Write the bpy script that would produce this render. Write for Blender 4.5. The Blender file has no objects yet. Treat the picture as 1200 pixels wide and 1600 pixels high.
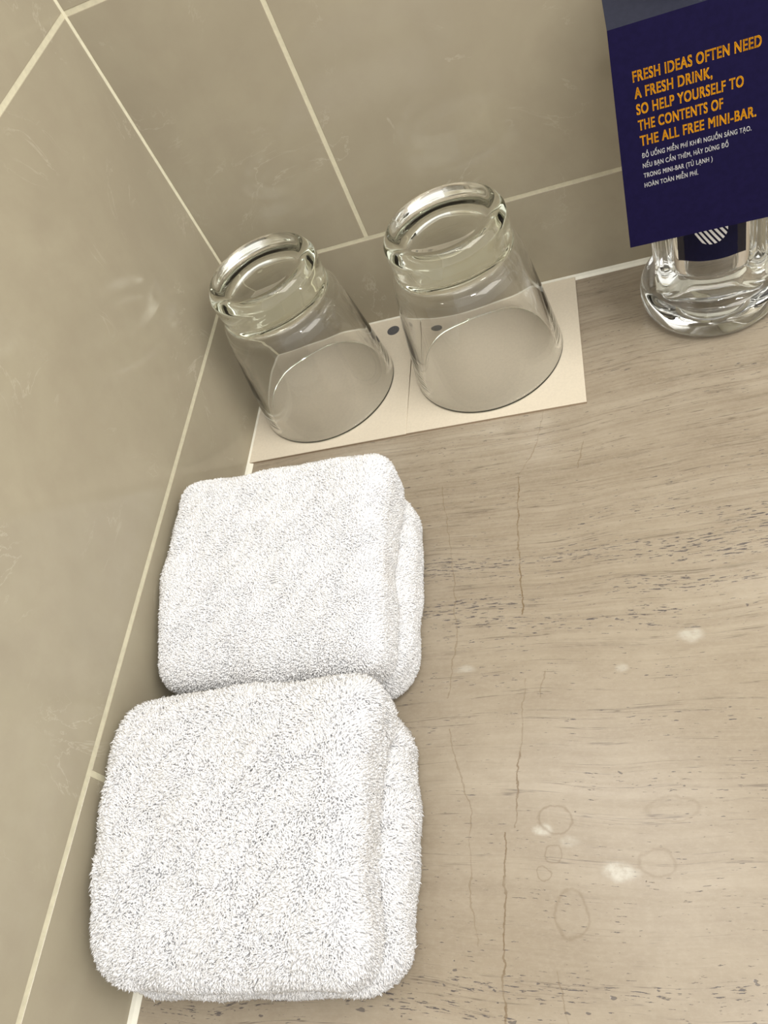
import bpy, math
import numpy as np
from mathutils import Matrix, Vector

# ------------------------------------------------------------------ camera, world, lights
sc = bpy.context.scene
C = sc.collection
CM = 0.01                                   # everything below is written in centimetres
R = ((0.93709436, 0.06817756, -0.34235358),
     (-0.14323617, -0.81927569, -0.55522135),
     (-0.3183356, 0.56933222, -0.75797313))
CAM = Vector((22.11300365, -38.44239296, 31.18414915)) * CM
cd = bpy.data.cameras.new('camera')
cam = bpy.data.objects.new('camera', cd)
C.objects.link(cam)
M4 = Matrix(((R[0][0], -R[1][0], -R[2][0], CAM.x),
             (R[0][1], -R[1][1], -R[2][1], CAM.y),
             (R[0][2], -R[1][2], -R[2][2], CAM.z),
             (0, 0, 0, 1)))
cam.matrix_world = M4
cd.sensor_fit = 'HORIZONTAL'
cd.sensor_width = 36.0
cd.lens = 36.0 * 1218.708 / 1200.0
cd.clip_start = 0.01
cd.clip_end = 20
sc.camera = cam

sc.view_settings.view_transform = 'Standard'
sc.view_settings.look = 'None'
sc.view_settings.gamma = 1.0
sc.view_settings.use_curve_mapping = False
sc.view_settings.exposure = 0.0
sc.cycles.use_denoising = True
sc.cycles.max_bounces = 20
sc.cycles.transmission_bounces = 20
sc.cycles.glossy_bounces = 10
sc.cycles.diffuse_bounces = 10
sc.cycles.caustics_refractive = True
sc.cycles.caustics_reflective = True
sc.cycles.blur_glossy = 0.4
sc.cycles.sample_clamp_indirect = 300

w = bpy.data.worlds.new('world')
sc.world = w
w.use_nodes = True
bg = w.node_tree.nodes['Background']
bg.inputs[0].default_value = (1.0, 0.975, 0.94, 1)
bg.inputs[1].default_value = 1.25


def area(name, loc, target, sx, sy, watts, col):
    l = bpy.data.lights.new(name, 'AREA')
    l.shape = 'RECTANGLE'
    l.size = sx * CM
    l.size_y = sy * CM
    l.energy = watts
    l.color = col
    o = bpy.data.objects.new(name, l)
    C.objects.link(o)
    o.location = Vector(loc) * CM
    d = (Vector(target) - Vector(loc)).normalized()
    o.rotation_euler = d.to_track_quat('-Z', 'Y').to_euler()
    return o


area('ceiling_panel_light', (58, -30, 70), (6, -18, 2), 48, 40, 4.3, (1.0, 0.965, 0.89))
sheen_light = area('added_sheen_light', (14, -8, 92), (14, -8, 0), 22, 34, 0.95, (1.0, 0.97, 0.92))  # added light with no known fixture, meant to reflect as a patch on the stone
sheen_light.rotation_euler = (0, 0, math.radians(37))
area('downlight_near', (36, -46, 120), (10, -10, 0), 5.0, 5.0, 1.4, (1.0, 0.97, 0.92))
area('downlight_far', (42, -46, 120), (10, -10, 0), 5.0, 5.0, 1.4, (1.0, 0.97, 0.92))


# ------------------------------------------------------------------ helpers
def lin(r, g, b):
    f = lambda c: (c / 255) / 12.92 if c / 255 <= 0.04045 else (((c / 255) + 0.055) / 1.055) ** 2.4
    return (f(r), f(g), f(b), 1)


class NT:
    """small helper around a material's node tree"""
    def __init__(self, name):
        self.m = bpy.data.materials.new(name)
        self.m.use_nodes = True
        self.t = self.m.node_tree
        self.n = self.t.nodes
        self.p = self.n['Principled BSDF']

    def set(self, **k):
        for a, v in k.items():
            self.p.inputs[a.replace('_', ' ')].default_value = v
        return self

    def link(self, a, b):
        self.t.links.new(a, b)

    def put(self, v, sock):
        if isinstance(v, (int, float)):
            sock.default_value = v
        elif isinstance(v, tuple):
            sock.default_value = v
        else:
            self.link(v, sock)

    def math(self, op, a, b=0.0, c=None):
        n = self.n.new('ShaderNodeMath')
        n.operation = op
        self.put(a, n.inputs[0])
        self.put(b, n.inputs[1])
        if c is not None:
            self.put(c, n.inputs[2])
        return n.outputs[0]

    def vec(self, op, a, b=(0, 0, 0)):
        n = self.n.new('ShaderNodeVectorMath')
        n.operation = op
        self.put(a, n.inputs[0])
        if op == 'SCALE':
            self.put(b, n.inputs['Scale'])
        elif op != 'LENGTH':
            self.put(b, n.inputs[1])
        return n.outputs['Value'] if op in ('DOT_PRODUCT', 'LENGTH') else n.outputs[0]

    def pos(self):
        t = self.n.new('ShaderNodeTexCoord')
        return self.vec('SCALE', t.outputs['Object'], 100.0)      # centimetres

    def noise(self, co, scale, detail=3, rough=0.5, dist=0.0, color=False):
        n = self.n.new('ShaderNodeTexNoise')
        self.link(co, n.inputs['Vector'])
        n.inputs['Scale'].default_value = scale
        n.inputs['Detail'].default_value = detail
        n.inputs['Roughness'].default_value = rough
        n.inputs['Distortion'].default_value = dist
        return n.outputs['Color' if color else 'Fac']

    def ramp(self, v, a, b, lo=0.0, hi=1.0):
        n = self.n.new('ShaderNodeMapRange')
        n.interpolation_type = 'SMOOTHSTEP'
        self.put(v, n.inputs[0])
        for i, x in enumerate((a, b, lo, hi)):
            n.inputs[i + 1].default_value = x
        return n.outputs[0]

    def mix(self, f, a, b):
        n = self.n.new('ShaderNodeMix')
        n.data_type = 'RGBA'
        self.put(f, n.inputs[0])
        self.put(a, n.inputs[6])
        self.put(b, n.inputs[7])
        return n.outputs[2]

    def bump(self, h, strength, dist):
        n = self.n.new('ShaderNodeBump')
        n.inputs['Strength'].default_value = strength
        n.inputs['Distance'].default_value = dist
        self.link(h, n.inputs['Height'])
        self.link(n.outputs[0], self.p.inputs['Normal'])


def mesh_obj(name, verts, faces, mats, parent=None, mi=None, smooth=False, label=None):
    me = bpy.data.meshes.new(name)
    me.from_pydata([tuple(c * CM for c in v) for v in verts], [], faces)
    for m in (mats if isinstance(mats, (list, tuple)) else [mats]):
        me.materials.append(m)
    if mi is not None:
        me.polygons.foreach_set('material_index', mi)
    if smooth:
        me.polygons.foreach_set('use_smooth', [True] * len(me.polygons))
    me.update()
    o = bpy.data.objects.new(name, me)
    C.objects.link(o)
    if parent:
        o.parent = parent
    if label:
        o['label'] = label
    return o


def structure(o):
    o['kind'] = 'structure'
    return o


def tag(o, label, cat, group=None):
    o['label'] = label
    o['category'] = cat
    if group:
        o['group'] = group
    return o


def empty(name, loc):
    o = bpy.data.objects.new(name, None)
    C.objects.link(o)
    o.location = Vector(loc) * CM
    o.empty_display_size = 0.01
    return o


class Geo:
    def __init__(self):
        self.v, self.f, self.m = [], [], []

    def box(self, x0, x1, y0, y1, z0, z1, mat=0):
        k = len(self.v)
        self.v += [(x, y, z) for x in (x0, x1) for y in (y0, y1) for z in (z0, z1)]
        self.f += [tuple(k + i for i in q) for q in
                   ((0, 1, 3, 2), (4, 6, 7, 5), (0, 4, 5, 1), (2, 3, 7, 6), (0, 2, 6, 4), (1, 5, 7, 3))]
        self.m += [mat] * 6

    def tile(self, axis, a0, a1, z0, z1, d=0.9, bev=0.035):
        """bevelled tile whose face lies on the wall plane; axis 'x' = left wall, 'y' = back wall"""
        k = len(self.v)
        ring = lambda i, h: [(a0 + i, z0 + i, h), (a1 - i, z0 + i, h), (a1 - i, z1 - i, h), (a0 + i, z1 - i, h)]
        pts = ring(0, -d) + ring(0, -bev) + ring(bev, 0)
        for a, z, h in pts:
            self.v.append((h, a, z) if axis == 'x' else (a, -h, z))
        fs = [(8, 9, 10, 11), (3, 2, 1, 0)]
        for r in (0, 4):
            fs += [(r + i, r + (i + 1) % 4, r + 4 + (i + 1) % 4, r + 4 + i) for i in range(4)]
        self.f += [tuple(k + i for i in q) for q in fs]
        self.m += [0] * len(fs)

    def build(self, name, mats, parent=None, smooth=False):
        return mesh_obj(name, self.v, self.f, mats, parent, self.m, smooth)


def fix_normals(o):
    import bmesh
    bm = bmesh.new()
    bm.from_mesh(o.data)
    bmesh.ops.recalc_face_normals(bm, faces=bm.faces)
    bm.to_mesh(o.data)
    bm.free()


def lathe(name, prof, mat, parent, seg=128, cx=0.0, cy=0.0, radial=None):
    """closed profile of (r, z); first and last points lie on the axis"""
    v, f = [], []
    rows = []
    for (r, z) in prof:
        if r < 1e-6:
            rows.append([len(v)])
            v.append((cx, cy, z))
        else:
            row = []
            for i in range(seg):
                a = 2 * math.pi * i / seg
                rr = radial(r, z, a) if radial else r
                row.append(len(v))
                v.append((cx + rr * math.cos(a), cy + rr * math.sin(a), z))
            rows.append(row)
    for a, b in zip(rows[:-1], rows[1:]):
        if len(a) == 1 and len(b) == 1:
            continue
        for i in range(seg):
            j = (i + 1) % seg
            if len(a) == 1:
                f.append((a[0], b[i], b[j]))
            elif len(b) == 1:
                f.append((a[i], b[0], a[j]))
            else:
                f.append((a[i], b[i], b[j], a[j]))
    o = mesh_obj(name, v, f, mat, parent, smooth=True)
    fix_normals(o)
    return o


def smooth_profile(pts, n=6, closed=False):
    """Catmull-Rom through the points"""
    out = []
    P = [np.array(p, float) for p in pts]
    for i in range(len(P) - 1):
        p0 = P[max(i - 1, 0)]; p1 = P[i]; p2 = P[i + 1]; p3 = P[min(i + 2, len(P) - 1)]
        for k in range(n):
            t = k / n
            q = 0.5 * ((2 * p1) + (-p0 + p2) * t + (2 * p0 - 5 * p1 + 4 * p2 - p3) * t * t + (-p0 + 3 * p1 - 3 * p2 + p3) * t ** 3)
            out.append((max(q[0], 0), q[1]))
    out.append(tuple(P[-1]))
    out = [(0.0 if (r < 0.02) else r, z) for r, z in out]
    # keep a single axis point at either end
    a = 0
    while out[a + 1][0] == 0.0:
        a += 1
    b = len(out) - 1
    while out[b - 1][0] == 0.0:
        b -= 1
    return out[a:b + 1]


# ------------------------------------------------------------------ materials
def tile_material():
    m = NT('beige_tile')
    P = m.pos()
    n1 = m.noise(P, 0.09, 5, 0.6, 0.6)
    n2 = m.noise(P, 0.6, 4, 0.6)
    n3 = m.noise(P, 9.0, 2, 0.6)
    base = m.mix(m.ramp(n1, 0.3, 0.7), TILE_A, TILE_B)
    base = m.mix(m.ramp(n2, 0.35, 0.75, 0, 0.35), base, TILE_C)
    base = m.mix(m.ramp(n3, 0.3, 0.8, 0, 0.10), base, TILE_A)
    # thin pale veins
    v = m.noise(P, 0.16, 6, 0.62, 1.4)
    d = m.math('ABSOLUTE', m.math('SUBTRACT', v, 0.5))
    line = m.math('MULTIPLY', m.ramp(d, 0.0, 0.010, 1, 0), m.ramp(m.noise(P, 0.22, 2), 0.5, 0.66))
    base = m.mix(m.math('MULTIPLY', line, 0.35), base, VEIN)
    m.link(base, m.p.inputs['Base Color'])
    m.link(m.ramp(n2, 0.3, 0.7, 0.09, 0.14), m.p.inputs['Roughness'])
    m.set(IOR=1.45)
    return m.m


TILE_A = (0.335, 0.296, 0.218, 1)
TILE_B = (0.380, 0.340, 0.250, 1)
TILE_C = (0.315, 0.270, 0.202, 1)
VEIN = (0.55, 0.50, 0.40, 1)
mat_tile = tile_material()


def plain(name, col, rough=0.6, nscale=None, namp=0.06, **k):
    m = NT(name)
    if nscale:
        n = m.noise(m.pos(), nscale, 4, 0.6)
        a = tuple(c * (1 - namp) for c in col[:3]) + (1,)
        b = tuple(min(1, c * (1 + namp)) for c in col[:3]) + (1,)
        m.link(m.mix(m.ramp(n, 0.3, 0.7), a, b), m.p.inputs['Base Color'])
    else:
        m.p.inputs['Base Color'].default_value = col
    m.p.inputs['Roughness'].default_value = rough
    for a, v in k.items():
        m.p.inputs[a.replace('_', ' ')].default_value = v
    return m.m


mat_grout = plain('pale_grout', (0.62, 0.58, 0.43, 1), 0.85, 3.0)
mat_caulk = plain('white_caulk', (0.74, 0.72, 0.62, 1), 0.5, 2.0, 0.04)


def stone_material():
    m = NT('vein_cut_stone')
    P = m.pos()
    sx = lambda x, y: m.vec('MULTIPLY', P, (x, y, 1.0))
    warp = m.vec('SCALE', m.vec('SUBTRACT', m.noise(sx(0.07, 0.07), 1.0, 2, 0.5, color=True), (0.5, 0.5, 0.5)), 2.6)
    W = m.vec('ADD', P, m.vec('MULTIPLY', warp, (0, 1, 0)))
    wx = lambda x, y, o=0.0: m.vec('ADD', m.vec('MULTIPLY', W, (x, y, 1.0)), (o, o * 1.7, 0))
    broad = m.noise(wx(0.025, 0.35), 1.0, 3, 0.55)
    fine = m.noise(wx(0.045, 2.2, 5), 1.0, 6, 0.62)
    hair = m.noise(wx(0.12, 8.0, 11), 1.0, 4, 0.6)
    base = m.mix(m.ramp(broad, 0.3, 0.7), STONE_A, STONE_B)
    sy = m.n.new('ShaderNodeSeparateXYZ')
    m.link(W, sy.inputs[0])
    zone = m.math('ADD', 0.35, m.math('MULTIPLY', m.ramp(sy.outputs[1], -25.5, -22.0, 0.0, 0.65), 1.0))
    base = m.mix(m.math('MULTIPLY', m.ramp(fine, 0.38, 0.70, 0, 0.85), zone), base, STONE_C)
    base = m.mix(m.math('MULTIPLY', m.ramp(hair, 0.35, 0.75, 0, 0.5), zone), base, STONE_D)
    # cloudy pale patches
    cloud = m.noise(P, 0.11, 4, 0.6, 0.5)
    base = m.mix(m.ramp(cloud, 0.45, 0.7, 0, 0.5), base, STONE_B)
    mott = m.noise(m.vec('MULTIPLY', P, (0.5, 0.9, 1.0)), 1.0, 6, 0.68)
    base = m.mix(m.ramp(mott, 0.35, 0.68, 0, 0.38), base, STONE_C)
    mott2 = m.noise(m.vec('MULTIPLY', P, (4.0, 7.0, 1.0)), 1.0, 4, 0.7)
    base = m.mix(m.ramp(mott2, 0.4, 0.75, 0, 0.28), base, STONE_D)
    # thin dark bedding lines
    ln = m.noise(wx(0.025, 1.0, 21), 1.0, 5, 0.62)
    d = m.math('ABSOLUTE', m.math('SUBTRACT', ln, 0.52))
    dash = m.noise(wx(0.55, 1.2, 3), 1.0, 4, 0.6)
    line = m.math('MULTIPLY', m.ramp(d, 0.0, 0.009, 1, 0), m.ramp(dash, 0.40, 0.60, 0.15, 0.85))
    base = m.mix(m.math('MULTIPLY', line, 0.75), base, STONE_LINE)
    ln2 = m.noise(wx(0.04, 2.6, 57), 1.0, 5, 0.6)
    d2 = m.math('ABSOLUTE', m.math('SUBTRACT', ln2, 0.5))
    dash2 = m.noise(wx(0.7, 1.6, 13), 1.0, 4, 0.6)
    line2 = m.math('MULTIPLY', m.ramp(d2, 0.0, 0.011, 1, 0), m.ramp(dash2, 0.46, 0.62, 0.05, 0.9))
    base = m.mix(m.math('MULTIPLY', line2, m.math('MULTIPLY', zone, 0.8)), base, STONE_LINE)
    # pits strung along the beds, dense in one band
    sep = m.n.new('ShaderNodeSeparateXYZ')
    m.link(W, sep.inputs[0])
    y = sep.outputs[1]
    band = m.math('MULTIPLY', m.ramp(y, -25.0, -21.5), m.ramp(y, -18.0, -15.5, 1, 0))
    band2 = m.math('MULTIPLY', m.ramp(y, -36.2, -35.2, 1, 0), 0.9)
    where = m.math('MAXIMUM', m.math('MAXIMUM', band, band2), 0.42)
    pit = m.noise(wx(1.7, 13.0, 7), 1.0, 4, 0.62)
    pitm = m.ramp(m.noise(wx(0.10, 0.9, 31), 1.0, 3, 0.6), 0.44, 0.60)
    thr = m.math('ADD', pit, m.math('MULTIPLY', m.math('MULTIPLY', where, m.math('ADD', pitm, 0.35)), 0.095))
    pits = m.ramp(thr, 0.688, 0.706)
    big = m.noise(m.vec('ADD', sx(2.0, 3.4), (40, 0, 0)), 1.0, 2, 0.5)
    bigs = m.math('MULTIPLY', m.ramp(m.math('ADD', big, m.math('MULTIPLY', band2, 0.075)), 0.745, 0.77), 0.8)
    pits = m.math('MAXIMUM', pits, bigs)
    base = m.mix(m.math('MULTIPLY', pits, 0.85), base, STONE_PIT)
    # filled cracks running across the grain, and pale fossils
    wob = m.vec('ADD', P, m.vec('SCALE', m.vec('SUBTRACT', m.noise(P, 1.1, 4, 0.6, color=True), (0.5, 0.5, 0.5)), 0.5))

    def seg(a, b):
        ax, ay = a
        bx, by = b
        ab = (bx - ax, by - ay, 0)
        L2 = ab[0] ** 2 + ab[1] ** 2
        pa = m.vec('MULTIPLY', m.vec('SUBTRACT', wob, (ax, ay, 0)), (1, 1, 0))
        h = m.n.new('ShaderNodeMath')
        h.operation = 'DIVIDE'
        h.use_clamp = True
        m.link(m.vec('DOT_PRODUCT', pa, ab), h.inputs[0])
        h.inputs[1].default_value = L2
        s = m.n.new('ShaderNodeVectorMath')
        s.operation = 'SCALE'
        s.inputs[0].default_value = ab
        m.link(h.outputs[0], s.inputs['Scale'])
        return m.vec('LENGTH', m.vec('SUBTRACT', pa, s.outputs[0]))

    def poly(pts):
        r = None
        for a, b in zip(pts[:-1], pts[1:]):
            d = seg(a, b)
            r = d if r is None else m.math('MINIMUM', r, d)
        return r
    strong = poly([(16.19, -14.1), (16.03, -17.37), (16.16, -21.87)])
    strong = m.math('MINIMUM', strong, poly([(15.94, -26.87), (15.56, -30.9)]))
    strong = m.math('MINIMUM', strong, poly([(15.18, -31.12), (15.01, -37.5)]))
    faint = poly([(17.68, -9.92), (17.18, -12.23), (16.19, -14.1)])
    for pl in ([(12.15, -13.93), (12.94, -19.45), (13.06, -23.14), (12.76, -25.54)], [(16.97, -24.7), (16.78, -25.82)],
               [(12.79, -26.96), (13.78, -30.14), (13.8, -33.38), (14.05, -35.06)], [(16.14, -24.92), (15.94, -26.87)],
               [(16.87, -35.75), (17.3, -38)], [(19.48, -12.53), (19.15, -14.1)]):
        faint = m.math('MINIMUM', faint, poly(pl))
    cm_ = m.ramp(m.noise(P, 0.9, 3, 0.6), 0.3, 0.6, 0.35, 1.0)
    base = m.mix(m.math('MULTIPLY', m.ramp(strong, 0.012, 0.05, 0.85, 0), cm_), base, STONE_CRACK)
    base = m.mix(m.math('MULTIPLY', m.ramp(faint, 0.01, 0.045, 0.4, 0), cm_), base, STONE_CRACK)

    def blob(x, y, rx, ry, amt, col, ring=False):
        q = m.vec('MULTIPLY', m.vec('SUBTRACT', wob, (x, y, 0)), (1 / rx, 1 / ry, 0))
        L = m.vec('LENGTH', q)
        if ring:
            f = m.ramp(m.math('ABSOLUTE', m.math('SUBTRACT', L, 1.0)), 0.0, 0.16, amt, 0)
        else:
            f = m.math('MULTIPLY', m.ramp(L, 0.35, 1.15, amt, 0), m.ramp(m.noise(P, 2.2, 4, 0.65), 0.3, 0.6, 0.45, 1.0))
        return m.mix(f, base, col)
    pale = (0.56, 0.55, 0.49, 1)
    base = blob(23.02, -23.53, 0.55, 0.38, 0.5, pale)
    base = blob(13.5, -24.31, 0.6, 0.2, 0.3, pale)
    base = blob(20.2, -24.8, 0.3, 0.2, 0.3, pale)
    base = blob(19.32, -32.54, 0.75, 0.38, 0.65, pale)
    base = blob(16.6, -31.05, 0.42, 0.24, 0.65, pale)
    base = blob(17.6, -31.5, 0.5, 0.25, 0.25, pale)
    for r_ in ((17.1, -30.7, 0.62, 0.5, 0.4), (16.95, -31.9, 0.33, 0.3, 0.35), (20.6, -32.2, 0.6, 0.5, 0.25),
               (21.4, -30.4, 0.9, 0.45, 0.2), (16.6, -32.6, 0.25, 0.25, 0.4), (17.5, -33.9, 0.55, 0.8, 0.28)):
        base = blob(*r_, STONE_CRACK, ring=True)
    m.link(base, m.p.inputs['Base Color'])
    m.link(m.ramp(fine, 0.3, 0.7, 0.19, 0.27), m.p.inputs['Roughness'])
    m.bump(m.math('MULTIPLY', pits, -1.0), 0.35, 0.0003)
    return m.m


STONE_A = (0.283, 0.234, 0.170, 1)
STONE_B = (0.345, 0.295, 0.224, 1)
STONE_C = (0.225, 0.180, 0.128, 1)
STONE_D = (0.39, 0.34, 0.265, 1)
STONE_LINE = (0.11, 0.085, 0.065, 1)
STONE_PIT = (0.055, 0.048, 0.055, 1)
STONE_CRACK = (0.15, 0.10, 0.05, 1)
mat_stone = stone_material()


def terry_material():
    m = NT('white_terry')
    n = m.noise(m.pos(), 0.8, 4, 0.6)
    m.link(m.mix(m.ramp(n, 0.3, 0.7), (0.845, 0.85, 0.865, 1), (0.88, 0.88, 0.89, 1)), m.p.inputs['Base Color'])
    m.set(Roughness=0.95)
    m.p.inputs['Specular IOR Level'].default_value = 0.1
    return m.m


mat_terry = terry_material()


def glass_material(name, col, density):
    """clear glass whose faint tint comes from its thickness"""
    m = NT(name)
    m.p.inputs['Base Color'].default_value = (1, 1, 1, 1)
    rough = 0.0
    va = m.n.new('ShaderNodeVolumeAbsorption')
    va.inputs['Color'].default_value = col
    va.inputs['Density'].default_value = density
    m.link(va.outputs[0], m.n['Material Output'].inputs['Volume'])
    m.set(Roughness=rough, IOR=1.5)
    m.p.inputs['Transmission Weight'].default_value = 1.0
    return m.m


mat_glass = glass_material('clear_glass', (0.80, 0.86, 0.66, 1), 7.0)
mat_bottle = glass_material('bottle_glass', (0.85, 0.88, 0.84, 1), 6.0)
mat_card = plain('coaster_board', (0.60, 0.535, 0.425, 1), 0.8, 8.0, 0.03)
mat_edge = plain('coaster_edge', (0.33, 0.25, 0.17, 1), 0.85, 8.0, 0.05)
mat_spot = plain('grey_print', (0.085, 0.085, 0.09, 1), 0.6, 12.0, 0.25)
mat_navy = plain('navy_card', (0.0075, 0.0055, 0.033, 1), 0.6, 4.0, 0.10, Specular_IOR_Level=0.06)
mat_navy_top = plain('navy_card_lit', (0.019, 0.021, 0.035, 1), 0.6, 4.0, 0.08, Specular_IOR_Level=0.12)  # same navy card, light on the upward-facing flap painted in as a paler colour
mat_orange = plain('orange_print', (0.78, 0.36, 0.012, 1), 0.7, 9.0, 0.05, Specular_IOR_Level=0.1)
mat_white = plain('white_print', (0.72, 0.72, 0.72, 1), 0.6, 9.0, 0.05)
mat_label = plain('navy_label', (0.006, 0.006, 0.028, 1), 0.5, 4.0, 0.10, Specular_IOR_Level=0.1)
mat_steel = plain('brushed_steel', (0.6, 0.6, 0.6, 1), 0.3, 6.0, 0.05, Metallic=1.0)

# ------------------------------------------------------------------ the setting
H1, H2 = 6.2, 21.66
TX, TY = 9.14, 30.14
G = 0.105                                        # half a joint
rows = [(0.0, H1 - G), (H1 + G, H2 - G), (H2 + G, 2 * H2 - H1 - G), (2 * H2 - H1 + G, 3 * H2 - 2 * H1 - G), (3 * H2 - 2 * H1 + G, 75)]
EXT = 95


def cuts(first, step=30.26, lim=EXT):
    c = [first]
    while c[-1] + step < lim:
        c.append(c[-1] + step)
    return c


g = Geo()
for i, (z0, z1) in enumerate(rows):
    js = cuts(TX) if i % 2 else cuts(TX + 18.2)
    e = [0.0] + js + [EXT]
    for a, b in zip(e[:-1], e[1:]):
        g.tile('y', a + (0.08 if a == 0 else G), b - (G if b < EXT else 0), z0, z1)
g.box(-1.2, EXT, 0.02, 1.6, -3.0, 75, 1)
structure(g.build('wall_back', [mat_tile, mat_grout]))

g = Geo()
for i, (z0, z1) in enumerate(rows):
    js = cuts(TY) if i % 2 == 0 else cuts(45.2)
    e = [0.0] + js + [EXT]
    for a, b in zip(e[:-1], e[1:]):
        g.tile('x', -(b - (G if b < EXT else 0)), -(a + (0.08 if a == 0 else G)), z0, z1)
g.box(-1.6, -0.02, -EXT, 0.02, -3.0, 75, 1)
o = structure(g.build('wall_left', [mat_tile, mat_grout]))
fix_normals(o)
fix_normals(bpy.data.objects['wall_back'])


def strip(name, pts, mat):
    """extruded bead: list of two end points and a cross-section"""
    (a, b, sec) = pts
    v = [tuple(np.add(a, s)) for s in sec] + [tuple(np.add(b, s)) for s in sec]
    n = len(sec)
    f = [(i, (i + 1) % n, n + (i + 1) % n, n + i) for i in range(n)] + [tuple(range(n))[::-1], tuple(range(n, 2 * n))]
    o = mesh_obj(name, v, f, mat)
    fix_normals(o)
    return structure(o)


q = 0.24
strip('trim_1', ((0, 0, 0), (EXT, 0, 0), [(0, 0.02, 0.0), (0, 0.02, q), (0, -0.01, q), (0, -0.09, 0.09), (0, -q, 0.01), (0, -q, 0.0)]), mat_caulk)
strip('trim_2', ((0, 0, 0), (0, -EXT, 0), [(-0.02, 0, 0.0), (-0.02, 0, q), (0.01, 0, q), (0.10, 0, 0.10), (0.30, 0, 0.01), (0.30, 0, 0.0)]), mat_caulk)
strip('trim_3', ((0, 0, 0.2), (0, 0, 75), [(-0.02, 0.02, 0), (-0.02, -0.10, 0), (0.01, -0.10, 0), (0.10, -0.01, 0), (0.10, 0.02, 0)]), mat_grout)

g = Geo()
g.box(-1.6, EXT, -62, 1.6, -3.0, 0.0, 0)
structure(g.build('floor', mat_stone))
bpy.data.objects['floor'].name = 'countertop'
o = bpy.data.objects['countertop']
del o['kind']
tag(o, 'polished beige vein-cut stone countertop with dark pits and hairline cracks', 'countertop')

# ------------------------------------------------------------------ coasters
def coaster(x, y, rz, label, spot):
    t = empty('square_coaster', (x, y, 0.0))
    t.rotation_euler.z = math.radians(rz)
    tag(t, label, 'coaster', 'square cream coasters under the tumblers')
    h = 4.96
    th = 0.16
    k = 0.03
    v = [(-h, -h, 0.0), (h, -h, 0.0), (h, h, 0.0), (-h, h, 0.0),
         (-h, -h, th - k), (h, -h, th - k), (h, h, th - k), (-h, h, th - k),
         (-h + k, -h + k, th), (h - k, -h + k, th), (h - k, h - k, th), (-h + k, h - k, th)]
    f = [(3, 2, 1, 0), (8, 9, 10, 11)]
    mi = [1, 0]
    for r, mm in ((0, 1), (4, 0)):
        for i in range(4):
            f.append((r + i, r + (i + 1) % 4, r + 4 + (i + 1) % 4, r + 4 + i))
            mi.append(mm)
    mesh_obj('board', v, f, [mat_card, mat_edge], t, mi)
    sx_, sy_ = spot
    n = 40
    vv = [(sx_ + 0.40 * math.cos(2 * math.pi * i / n) * (1 + 0.05 * math.sin(3 * i)), sy_ + 0.40 * math.sin(2 * math.pi * i / n), th + 0.004) for i in range(n)]
    mesh_obj('printed_spot', vv + [(a, b, c - 0.006) for a, b, c in vv],
             [tuple(range(n))] + [(i, n + i, n + (i + 1) % n, (i + 1) % n) for i in range(n)], mat_spot, t, label='dark grey round spot')
    return t


coaster(5.04, -5.0, 0.0, 'cream square coaster in the corner under the left tumbler', (3.65, 3.85))
coaster(15.0, -5.02, -0.6, 'cream square coaster under the right tumbler, nearer the bottle', (-3.75, 3.55))


# ------------------------------------------------------------------ tumblers (mouth down)
def tumbler(x, y, label, rz=0.0):
    t = empty('glass_tumbler', (x, y, 0.165))
    t.rotation_euler.z = rz
    tag(t, label, 'glass', 'upturned tumblers on the coasters')
    outer = [(0.0, 9.22), (1.0, 9.20), (1.6, 9.25), (2.15, 9.36), (2.55, 9.46), (2.85, 9.36), (3.05, 9.1), (3.13, 8.85), (3.12, 8.25),
             (3.07, 7.75), (3.12, 7.35), (3.29, 7.02), (3.45, 6.55), (3.60, 5.6), (3.81, 4.0), (4.02, 2.4), (4.2, 0.9), (4.29, 0.16), (4.25, 0.03), (4.14, 0.0)]
    inner = [(3.98, 0.05), (3.92, 0.3), (3.82, 1.4), (3.66, 3.0), (3.48, 4.6), (3.33, 5.7), (3.12, 6.5), (2.7, 6.95), (2.0, 7.2), (1.1, 7.28), (0.0, 7.3)]
    lathe('body', smooth_profile(outer + inner, 5), mat_glass, t, 160)
    return t


tumbler(4.72, -5.12, 'clear upturned tumbler in the tiled corner, on the left coaster')
tumbler(14.72, -5.22, 'clear upturned tumbler on the right coaster, nearer the bottle')

# ------------------------------------------------------------------ towels
rng = np.random.default_rng(7)


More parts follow.
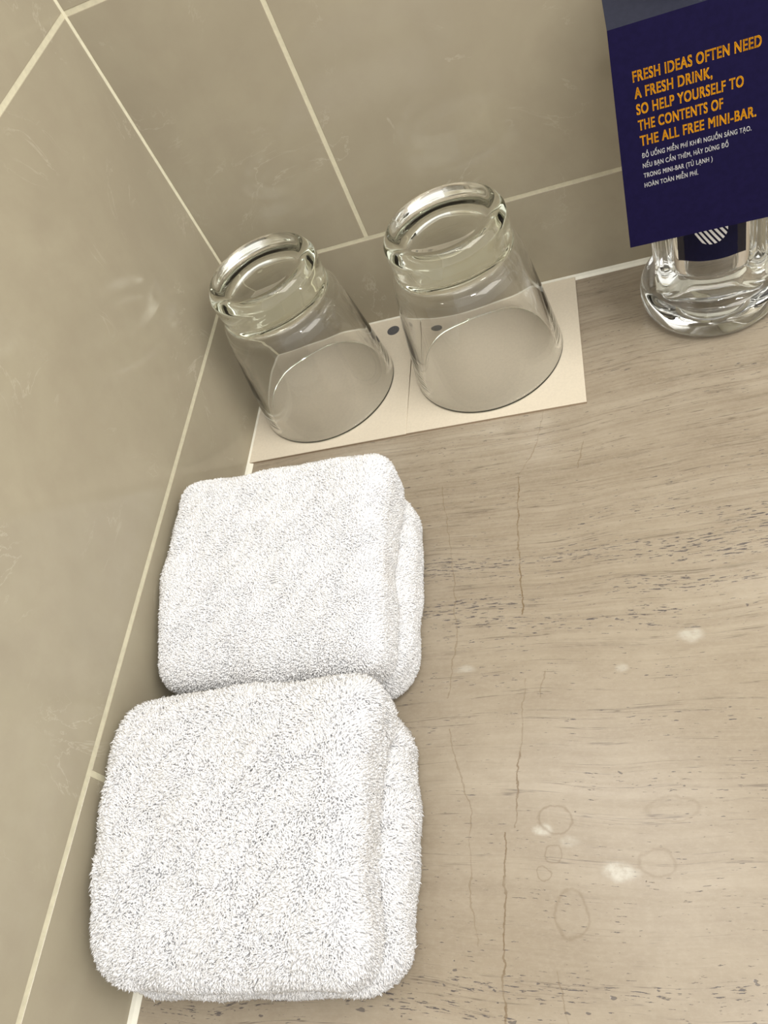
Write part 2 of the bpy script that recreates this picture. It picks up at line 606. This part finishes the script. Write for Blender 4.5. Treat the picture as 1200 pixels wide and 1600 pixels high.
def rounded_slab(cx, cy, cz, hx, hy, hz, r, rc, n=56, seed=0, crown=0.15):
    """dense rounded slab; r = edge radius in the vertical direction, rc = corner radius in plan"""
    m = n
    V, F = [], []
    idx = {}
    def pt(a, b, c):
        k = (round(a * m), round(b * m), round(c * m))
        if k not in idx:
            idx[k] = len(V)
            V.append((a, b, c))
        return idx[k]
    s = np.linspace(-1, 1, n + 1)
    for ax in range(3):
        for sg in (-1, 1):
            for i in range(n):
                for j in range(n):
                    q = []
                    for (u, w_) in ((i, j), (i + 1, j), (i + 1, j + 1), (i, j + 1)):
                        p = [0, 0, 0]
                        p[ax] = sg
                        p[(ax + 1) % 3] = s[u]
                        p[(ax + 2) % 3] = s[w_]
                        q.append(pt(*p))
                    F.append(q if sg > 0 else q[::-1])
    P = np.array(V)
    Q = P * np.array([hx, hy, hz])
    inner = np.array([hx - rc, hy - rc])
    # plan rounding then vertical rounding
    c2 = np.clip(Q[:, :2], -inner, inner)
    d2 = Q[:, :2] - c2
    L = np.linalg.norm(d2, axis=1)
    cheb = np.maximum(np.abs(d2[:, 0]), np.abs(d2[:, 1]))
    sc_ = np.where(L > 1e-9, cheb / np.maximum(L, 1e-9), 1)
    Q[:, :2] = c2 + d2 * sc_[:, None]
    # vertical rounding: pull the plan outline inwards close to top and bottom
    dn = np.where(L > 1e-9, 1, 0)[:, None] * d2 / np.maximum(L, 1e-9)[:, None]
    rad = cheb                                            # 0 .. rc : how far into the rim
    zc = np.clip(Q[:, 2], -(hz - r), hz - r)
    dz = Q[:, 2] - zc
    ex = np.maximum(rad - (rc - r), 0)                     # 0..r
    mx = np.maximum(ex, np.abs(dz))
    LL = np.sqrt(ex ** 2 + dz ** 2)
    k = np.where(LL > 1e-9, mx / np.maximum(LL, 1e-9), 1)
    newrad = np.where(rad > (rc - r), (rc - r) + ex * k, rad)
    Q[:, :2] = c2 + dn * newrad[:, None]
    Q[:, 2] = zc + dz * k
    # pillow crown and gentle waviness
    top = (Q[:, 2] > 0)
    fx = 1 - (Q[:, 0] / hx) ** 2
    fy = 1 - (Q[:, 1] / hy) ** 2
    Q[:, 2] += np.where(top, 1, 0) * crown * fx * fy * (Q[:, 2] / hz)
    ph = np.random.default_rng(seed).uniform(0, 6.28, 12)
    x, y, z = Q.T
    dd = (np.sin(x * 0.9 + ph[0]) * np.sin(y * 1.1 + ph[1]) * 0.07 + np.sin(x * 1.9 + y * 0.8 + ph[2]) * 0.035
          + np.sin(y * 2.6 + ph[3] + x * 0.4) * 0.03 + np.sin(z * 2.2 + y * 1.3 + ph[4]) * 0.03)
    nrm = Q / np.maximum(np.linalg.norm(Q / np.array([hx, hy, hz]), axis=1), 1e-6)[:, None] / np.array([hx, hy, hz])
    nrm = nrm / np.maximum(np.linalg.norm(nrm, axis=1), 1e-6)[:, None]
    Q = Q + nrm * dd[:, None]
    Q[:, 2] = np.maximum(Q[:, 2] + cz, 0.0)
    Q[:, 0] += cx
    Q[:, 1] += cy
    return Q, np.array(F)


def tufts(Q, F, dens, length, rad, seed, lean):
    """short curved tapered yarn loops standing on the cloth"""
    rg = np.random.default_rng(seed)
    T = np.concatenate([F[:, [0, 1, 2]], F[:, [0, 2, 3]]])
    A, B, D = Q[T[:, 0]], Q[T[:, 1]], Q[T[:, 2]]
    cr = np.cross(B - A, D - A)
    ar = np.linalg.norm(cr, axis=1) / 2
    nn = cr / np.maximum(2 * ar, 1e-9)[:, None]
    cen = (A + B + D) / 3
    keep = (nn[:, 2] > -0.75) & (cen[:, 2] > 0.12)
    w_ = ar * keep
    N = int(w_.sum() * dens)
    ti = rg.choice(len(T), N, p=w_ / w_.sum())
    u, v = rg.random(N), rg.random(N)
    fl = u + v > 1
    u[fl], v[fl] = 1 - u[fl], 1 - v[fl]
    P = A[ti] + (B - A)[ti] * u[:, None] + (D - A)[ti] * v[:, None]
    n = nn[ti]
    # clumped leaning field
    ang = (np.sin(P[:, 0] * 1.3 + P[:, 2]) + np.sin(P[:, 1] * 1.7 + 1.0) + np.sin(P[:, 0] * 3.1 - P[:, 1] * 2.3)) * 1.6 + rg.normal(0, 0.9, N)
    dirn = np.stack([np.cos(ang), np.sin(ang), -0.35 + 0 * ang], 1)
    t = dirn - n * (dirn * n).sum(1)[:, None]
    t /= np.maximum(np.linalg.norm(t, axis=1), 1e-6)[:, None]
    L = length * rg.uniform(0.6, 1.2, N) * np.where(rg.random(N) < 0.05, 1.15, 1.0)
    ln = lean * rg.uniform(0.4, 1.5, N)
    mid = P + n * (L * 0.72)[:, None] + t * (L * 0.42 * ln)[:, None]
    tip = P + n * (L * 0.88)[:, None] + t * (L * 0.75 * ln)[:, None]
    b = np.cross(n, t)
    vs = np.empty((N, 7, 3))
    r0 = rad * rg.uniform(0.8, 1.2, N)
    for k in range(3):
        a = 2 * math.pi * k / 3
        off = t * math.cos(a) + b * math.sin(a)
        vs[:, k] = P - n * 0.03 + off * r0[:, None]
        vs[:, 3 + k] = mid + off * (r0 * 0.95)[:, None]
    vs[:, 6] = tip
    vs[:, :, 2] = np.maximum(vs[:, :, 2], 0.006)
    vs[:, :, 0] = np.maximum(vs[:, :, 0], 0.03)
    base = (np.arange(N) * 7)[:, None]
    quads = np.concatenate([base + np.array([[k, (k + 1) % 3, 3 + (k + 1) % 3, 3 + k]]) for k in range(3)])
    tris = np.concatenate([base + np.array([[3 + k, 3 + (k + 1) % 3, 6]]) for k in range(3)])
    return vs.reshape(-1, 3), quads, tris


def towel(name, label, slabs, dens, length, rad, lean, seed, origin):
    Vs, Qs, Ts = [], [], []
    off = 0
    for s_, pars in enumerate(slabs):
        shear = pars.pop('shear', None)
        Q, F = rounded_slab(**pars, seed=seed + s_)
        if shear:
            Q = shear(Q)
        Vs.append(Q)
        Qs.append(F + off)
        off += len(Q)
        v, q_, t_ = tufts(Q, F, dens, length, rad, seed * 10 + s_, lean)
        Vs.append(v)
        Qs.append(q_ + off)
        Ts.append(t_ + off)
        off += len(v)
    V = (np.concatenate(Vs) - np.array(origin)) * CM
    Qa, Ta = np.concatenate(Qs), np.concatenate(Ts)
    me = bpy.data.meshes.new(name)
    me.vertices.add(len(V))
    me.vertices.foreach_set('co', V.astype(np.float32).ravel())
    nl = len(Qa) * 4 + len(Ta) * 3
    me.loops.add(nl)
    me.loops.foreach_set('vertex_index', np.concatenate([Qa.ravel(), Ta.ravel()]).astype(np.int32))
    me.polygons.add(len(Qa) + len(Ta))
    me.polygons.foreach_set('loop_start', np.concatenate([np.arange(len(Qa)) * 4, len(Qa) * 4 + np.arange(len(Ta)) * 3]).astype(np.int32))
    me.polygons.foreach_set('use_smooth', np.ones(len(Qa) + len(Ta), bool))
    me.materials.append(mat_terry)
    me.update(calc_edges=True)
    me.validate()
    o = bpy.data.objects.new(name, me)
    C.objects.link(o)
    o.location = Vector(origin) * CM
    tag(o, label, 'towel', 'folded white washcloths along the left wall')
    return o


def shape(y0, y1, hz, left, right, back=0.0, turn=0.0):
    """smooth hand-laid irregularity: height factor and edge shifts along the towel, from its back (y0) to its front (y1)"""
    def curve(t, k):
        return np.interp(t, [p[0] for p in k], [p[1] for p in k])

    def f(Q):
        Q = Q.copy()
        t = np.clip((y0 - Q[:, 1]) / (y0 - y1), 0, 1)
        t = t + np.sin(t * math.pi * 2) * 0.0
        wl = np.clip((6.0 - Q[:, 0]) / 5.5, 0, 1)
        wr = np.clip((Q[:, 0] - 6.0) / 5.5, 0, 1)
        Q[:, 0] += curve(t, left) * wl + curve(t, right) * wr
        Q[:, 2] *= curve(t, hz)
        Q[:, 1] += back * (1 - t) + turn * (Q[:, 0] - 6)
        return Q
    return f


fa = shape(-16, -26, [(0, 1.05), (0.25, 1.03), (0.6, 0.96), (0.85, 0.88), (1, 0.8)], [(0, 0.0), (0.5, -0.05), (0.8, 0.1), (1, 0.5)],
           [(0, 0.2), (0.15, 0.0), (0.5, -0.15), (0.75, -0.05), (1, 0.0)])
fb = shape(-16, -26, [(0, 1.0), (1, 0.95)], [(0, 0.0), (1, 0.1)], [(0, -0.15), (0.2, -0.05), (0.5, 0.1), (0.8, 0.05), (1, -0.4)])
fc = shape(-26.7, -37, [(0, 1.03), (0.35, 1.02), (0.65, 0.95), (0.85, 0.85), (1, 0.7)], [(0, 0.0), (0.4, 0.0), (0.8, 0.38), (1, 0.9)],
           [(0, 0.35), (0.12, 0.2), (0.3, -0.25), (0.6, -0.2), (0.85, 0.1), (1, 0.0)], -0.45, 0.05)
fd = shape(-26.7, -37, [(0, 1.0), (0.7, 0.97), (1, 0.85)], [(0, 0.0), (0.7, 0.1), (1, 0.5)], [(0, -0.6), (0.15, -0.3), (0.4, 0.0), (0.9, 0.0), (1, -0.3)], 0.0, 0.05)
towel('folded_washcloth', 'folded white terry washcloth, the farther one, just in front of the coasters',
      [dict(cx=5.85, cy=-20.85, cz=4.25, hx=5.35, hy=5.0, hz=1.5, r=0.85, rc=0.9, crown=0.12, shear=fa),
       dict(cx=5.95, cy=-20.75, cz=1.55, hx=5.5, hy=4.95, hz=1.55, r=1.2, rc=1.4, crown=0.0, shear=fb)],
      520, 0.24, 0.033, 0.5, 3, (6.1, -20.9, 0))
towel('folded_washcloth', 'folded white terry washcloth, the nearer and fluffier one, at the front',
      [dict(cx=5.85, cy=-31.6, cz=4.2, hx=5.35, hy=5.1, hz=1.5, r=0.9, rc=1.0, crown=0.14, shear=fc),
       dict(cx=6.1, cy=-31.95, cz=1.5, hx=5.65, hy=4.85, hz=1.5, r=1.25, rc=1.4, crown=0.0, shear=fd)],
      400, 0.36, 0.040, 0.6, 5, (6.1, -31.8, 0))

# ------------------------------------------------------------------ bottle
BX, BY = 26.95, -3.95
bt = empty('glass_bottle', (BX, BY, 0))
tag(bt, 'clear thick-based glass bottle with fluted corners behind the navy card', 'bottle')
AZ = math.radians(-98)


def lobes(r, z, a):
    up = min(max((z - 1.9) / 0.9, 0), 1)
    dn = min(max((10.8 - z) / 2.8, 0), 1)
    amt = up * dn
    if amt <= 0 or r < 2.45:
        return r
    s = 0.0
    for k in range(4):
        d = (a - (AZ + math.radians(45 + 90 * k)) + math.pi) % (2 * math.pi) - math.pi
        s += math.exp(-(d / 0.21) ** 2)
    return r + amt * 0.95 * s


outer = [(0.0, 0.22), (1.2, 0.18), (2.3, 0.10), (2.9, 0.0), (3.25, 0.12), (3.5, 0.55), (3.58, 1.1), (3.5, 1.6), (3.25, 1.95), (2.85, 2.12),
         (2.66, 2.35), (2.60, 2.8), (2.60, 4.5), (2.60, 7.0), (2.6, 8.8), (2.5, 10.4), (2.15, 11.8), (1.65, 13.2), (1.35, 14.4), (1.3, 16.0), (1.32, 17.2),
         (1.48, 17.3), (1.5, 17.6), (1.35, 17.8), (1.2, 17.8)]
inner = [(1.05, 17.6), (1.02, 16.6), (1.05, 14.6), (1.3, 13.4), (1.8, 11.9), (2.15, 10.4), (2.25, 8.8), (2.25, 6.5), (2.25, 3.9), (2.15, 3.2), (1.7, 2.85), (0.9, 2.75), (0.0, 2.72)]
lathe('body', smooth_profile(outer + inner, 4), mat_bottle, bt, 192, radial=lobes)
lathe('stopper', [(0, 18.6), (1.0, 18.6), (1.45, 18.5), (1.52, 18.3), (1.52, 17.92), (1.45, 17.82), (0.98, 17.82), (0.96, 17.2), (0.8, 17.0), (0, 17.0)], mat_steel, bt, 64)

# label wrapped on the front of the bottle
LR, LH0, LH1, LA = 2.66, 4.5, 8.6, 0.60
AL = math.radians(-97)


def wrap(u, z, r):
    """u = distance along the surface from the label's centre line"""
    a = AL + u / r
    return (r * math.cos(a), r * math.sin(a), z)


v, f = [], []
n, mrow = 24, 2
for rr in (LR + 0.012, LR - 0.02):
    for j in range(mrow):
        for i in range(n + 1):
            u = (i / n * 2 - 1) * LA * LR
            v.append(wrap(u, LH0 if j == 0 else LH1, rr))
k = n + 1
for i in range(n):
    f.append((i, i + 1, k + i + 1, k + i))
    f.append((2 * k + i, 3 * k + i, 3 * k + i + 1, 2 * k + i + 1))
    f.append((i, 2 * k + i, 2 * k + i + 1, i + 1))
    f.append((k + i, k + i + 1, 3 * k + i + 1, 3 * k + i))
f.append((0, k, 3 * k, 2 * k))
f.append((n, 2 * k + n, 3 * k + n, k + n))
lab = mesh_obj('label', v, f, mat_label, bt, smooth=False, label='navy paper label with a striped pale round emblem')
# round emblem made of slanted bars
v, f = [], []
EC, ER = 6.15, 0.72
for i in range(-6, 7):
    x0 = i * 0.2
    for side in (0,):
        hw = 0.055
        pts = []
        for xx in (x0 - hw, x0 + hw):
            if abs(xx) < ER:
                hh = math.sqrt(ER ** 2 - xx ** 2)
                pts.append((xx, hh))
        if len(pts) < 2:
            continue
        k0 = len(v)
        steps = 6
        for s_ in range(steps + 1):
            for (xx, hh) in pts:
                zz = -hh + 2 * hh * s_ / steps
                # slant the bars
                ca, sa = math.cos(0.55), math.sin(0.55)
                v.append(wrap(xx * ca - zz * sa, EC + xx * sa + zz * ca, LR + 0.018))
        for s_ in range(steps):
            f.append((k0 + 2 * s_, k0 + 2 * s_ + 1, k0 + 2 * s_ + 3, k0 + 2 * s_ + 2))
mesh_obj('emblem', v, f, mat_white, lab, label='pale striped round emblem')

# ------------------------------------------------------------------ navy card hung on the bottle neck
ct = empty('neck_card', (BX, -5.25, 15.35))
tag(ct, 'navy folded card with orange and white lettering hanging on the glass bottle', 'card')
FB = np.array([27.27, -7.5, 6.93])      # bottom centre of the front flap
FT = np.array([27.07, -5.6, 15.68])      # fold
ux = np.array([1.0, 0.0, -0.022]); ux /= np.linalg.norm(ux)
uz = FT - FB; HF = np.linalg.norm(uz); uz /= HF
uz = uz - ux * (uz @ ux); uz /= np.linalg.norm(uz)
un = np.cross(ux, uz); un /= np.linalg.norm(un)
if un[1] > 0:
    un = -un
HWD = 4.22
TH = 0.045
org = np.array([BX, -5.25, 15.35])


def flap(p0, a, b, nrm, w0, w1, h, name, mat, parent, hole=None):
    """flat card flap: p0 = centre of lower edge, a across, b up, with real thickness"""
    if hole is None:
        ring = [(-w0, 0), (w0, 0), (w1, h), (-w1, h)]
        v = []
        for t in (0.0, -TH):
            v += [tuple(p0 + a * x + b * y + nrm * t - org) for x, y in ring]
        fs = [(0, 1, 2, 3), (7, 6, 5, 4)] + [(i, 4 + i, 4 + (i + 1) % 4, (i + 1) % 4) for i in range(4)]
    else:
        hx_, hy_, hr = hole
        per = []
        m_ = 10
        cor = [(-w0, 0), (w0, 0), (w0, h), (-w0, h)]
        for c_ in range(4):
            (xa, ya), (xb, yb) = cor[c_], cor[(c_ + 1) % 4]
            per += [(xa + (xb - xa) * i / m_, ya + (yb - ya) * i / m_) for i in range(m_)]
        n = len(per)
        v, fs = [], []
        for t in (0.0, -TH):
            for ringk in (0, 1):
                for (px_, py_) in per:
                    an = math.atan2((py_ - hy_) / h, (px_ - hx_) / (2 * w0))
                    x, y = (px_, py_) if ringk else (hx_ + hr * math.cos(an), hy_ + hr * math.sin(an))
                    v.append(tuple(p0 + a * x + b * y + nrm * t - org))
        for i in range(n):
            j = (i + 1) % n
            fs += [(i, n + i, n + j, j), (2 * n + i, 2 * n + j, 3 * n + j, 3 * n + i), (i, j, 2 * n + j, 2 * n + i), (n + i, 3 * n + i, 3 * n + j, n + j)]
    o = mesh_obj(name, v, fs, mat, parent)
    fix_normals(o)
    return o


front = flap(FB, ux, uz, un, HWD, HWD, HF, 'front_flap', mat_navy, ct)
# collar: rises gently backwards over the neck
ub = np.array([-0.02, 0.97, 0.25]); ub -= ux * (ub @ ux); ub /= np.linalg.norm(ub)
unb = np.cross(ux, ub); unb /= np.linalg.norm(unb)
if unb[2] < 0:
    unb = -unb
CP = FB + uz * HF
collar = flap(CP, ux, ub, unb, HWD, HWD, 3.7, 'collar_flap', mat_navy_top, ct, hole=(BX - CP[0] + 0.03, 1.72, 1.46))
collar['label'] = 'navy top flap of the card, coloured lighter as if lit from above'
PB = CP + ub * 3.7
udn = np.array([0.0, 0.10, -1.0]); udn /= np.linalg.norm(udn)
flap(PB, ux, udn, np.array([0, 1.0, 0.1]), HWD * 0.9, HWD * 0.9, 3.6, 'rear_flap', mat_navy, ct)


def text_mesh(s, name, x, y, width, height, mat, parent, bold):
    """lettering laid on the front flap; x,y = left baseline in flap units, scaled to the given width and cap height"""
    cu = bpy.data.curves.new(name, 'FONT')
    cu.body = s
    cu.extrude = 0.0
    cu.space_character = 1.10
    to = bpy.data.objects.new(name, cu)
    C.objects.link(to)
    bpy.context.view_layer.update()
    dg = bpy.context.evaluated_depsgraph_get()
    m0 = bpy.data.meshes.new_from_object(to.evaluated_get(dg))
    c0 = np.empty(len(m0.vertices) * 3, np.float32)
    m0.vertices.foreach_get('co', c0)
    c0 = c0.reshape(-1, 3)
    f0 = [tuple(p.vertices) for p in m0.polygons]
    vv, ff = [], []
    for dx, dy in ((-1, -.6), (1, -.6), (-1, .6), (1, .6), (0, 0)):          # overprint for a heavy face
        ff += [tuple(i + len(vv) for i in p) for p in f0]
        vv += [(x + dx * bold, y + dy * bold, 0) for x, y, z in c0]
    me = bpy.data.meshes.new(name)
    me.from_pydata(vv, [], ff)
    C.objects.unlink(to)
    bpy.data.objects.remove(to)
    co = np.empty(len(me.vertices) * 3, np.float32)
    me.vertices.foreach_get('co', co)
    co = co.reshape(-1, 3)
    x0, x1 = co[:, 0].min(), co[:, 0].max()
    cap = 0.73
    X = x + (co[:, 0] - x0) / (x1 - x0) * width
    Y = y + co[:, 1] / cap * height
    base = FB - ux * HWD
    P = base[None] + ux[None] * X[:, None] + uz[None] * Y[:, None] + un[None] * 0.006 - org[None]
    me.vertices.foreach_set('co', (P * CM).astype(np.float32).ravel())
    me.materials.clear()
    me.materials.append(mat)
    me.update()
    o = bpy.data.objects.new(name, me)
    C.objects.link(o)
    o.parent = parent
    return o


HEAD = [('FRESH IDEAS OFTEN NEED', 4.7), ('A FRESH DRINK,', 2.92), ('SO HELP YOURSELF TO', 4.03), ('THE CONTENTS OF', 3.25), ('THE ALL FREE MINI-BAR.', 4.45)]
BODY = [('ĐỒ UỐNG MIỄN PHÍ KHƠI NGUỒN SÁNG TẠO.', 4.25), ('NẾU BẠN CẦN THÊM, HÃY DÙNG ĐỒ', 3.38), ('TRONG MINI-BAR (TỦ LẠNH )', 2.75), ('HOÀN TOÀN MIỄN PHÍ.', 2.17)]
for i, (s, wd) in enumerate(HEAD):
    o = text_mesh(s, 'heading_line', 0.77 + 0.015 * i, 6.88 - 0.63 * i, wd, 0.42, mat_orange, front, 0.026)
    o['label'] = 'orange lettering'
for i, (s, wd) in enumerate(BODY):
    o = text_mesh(s, 'small_print_line', 0.85, 3.85 - 0.42 * i, wd, 0.20, mat_white, front, 0.016)
    o['label'] = 'white lettering'
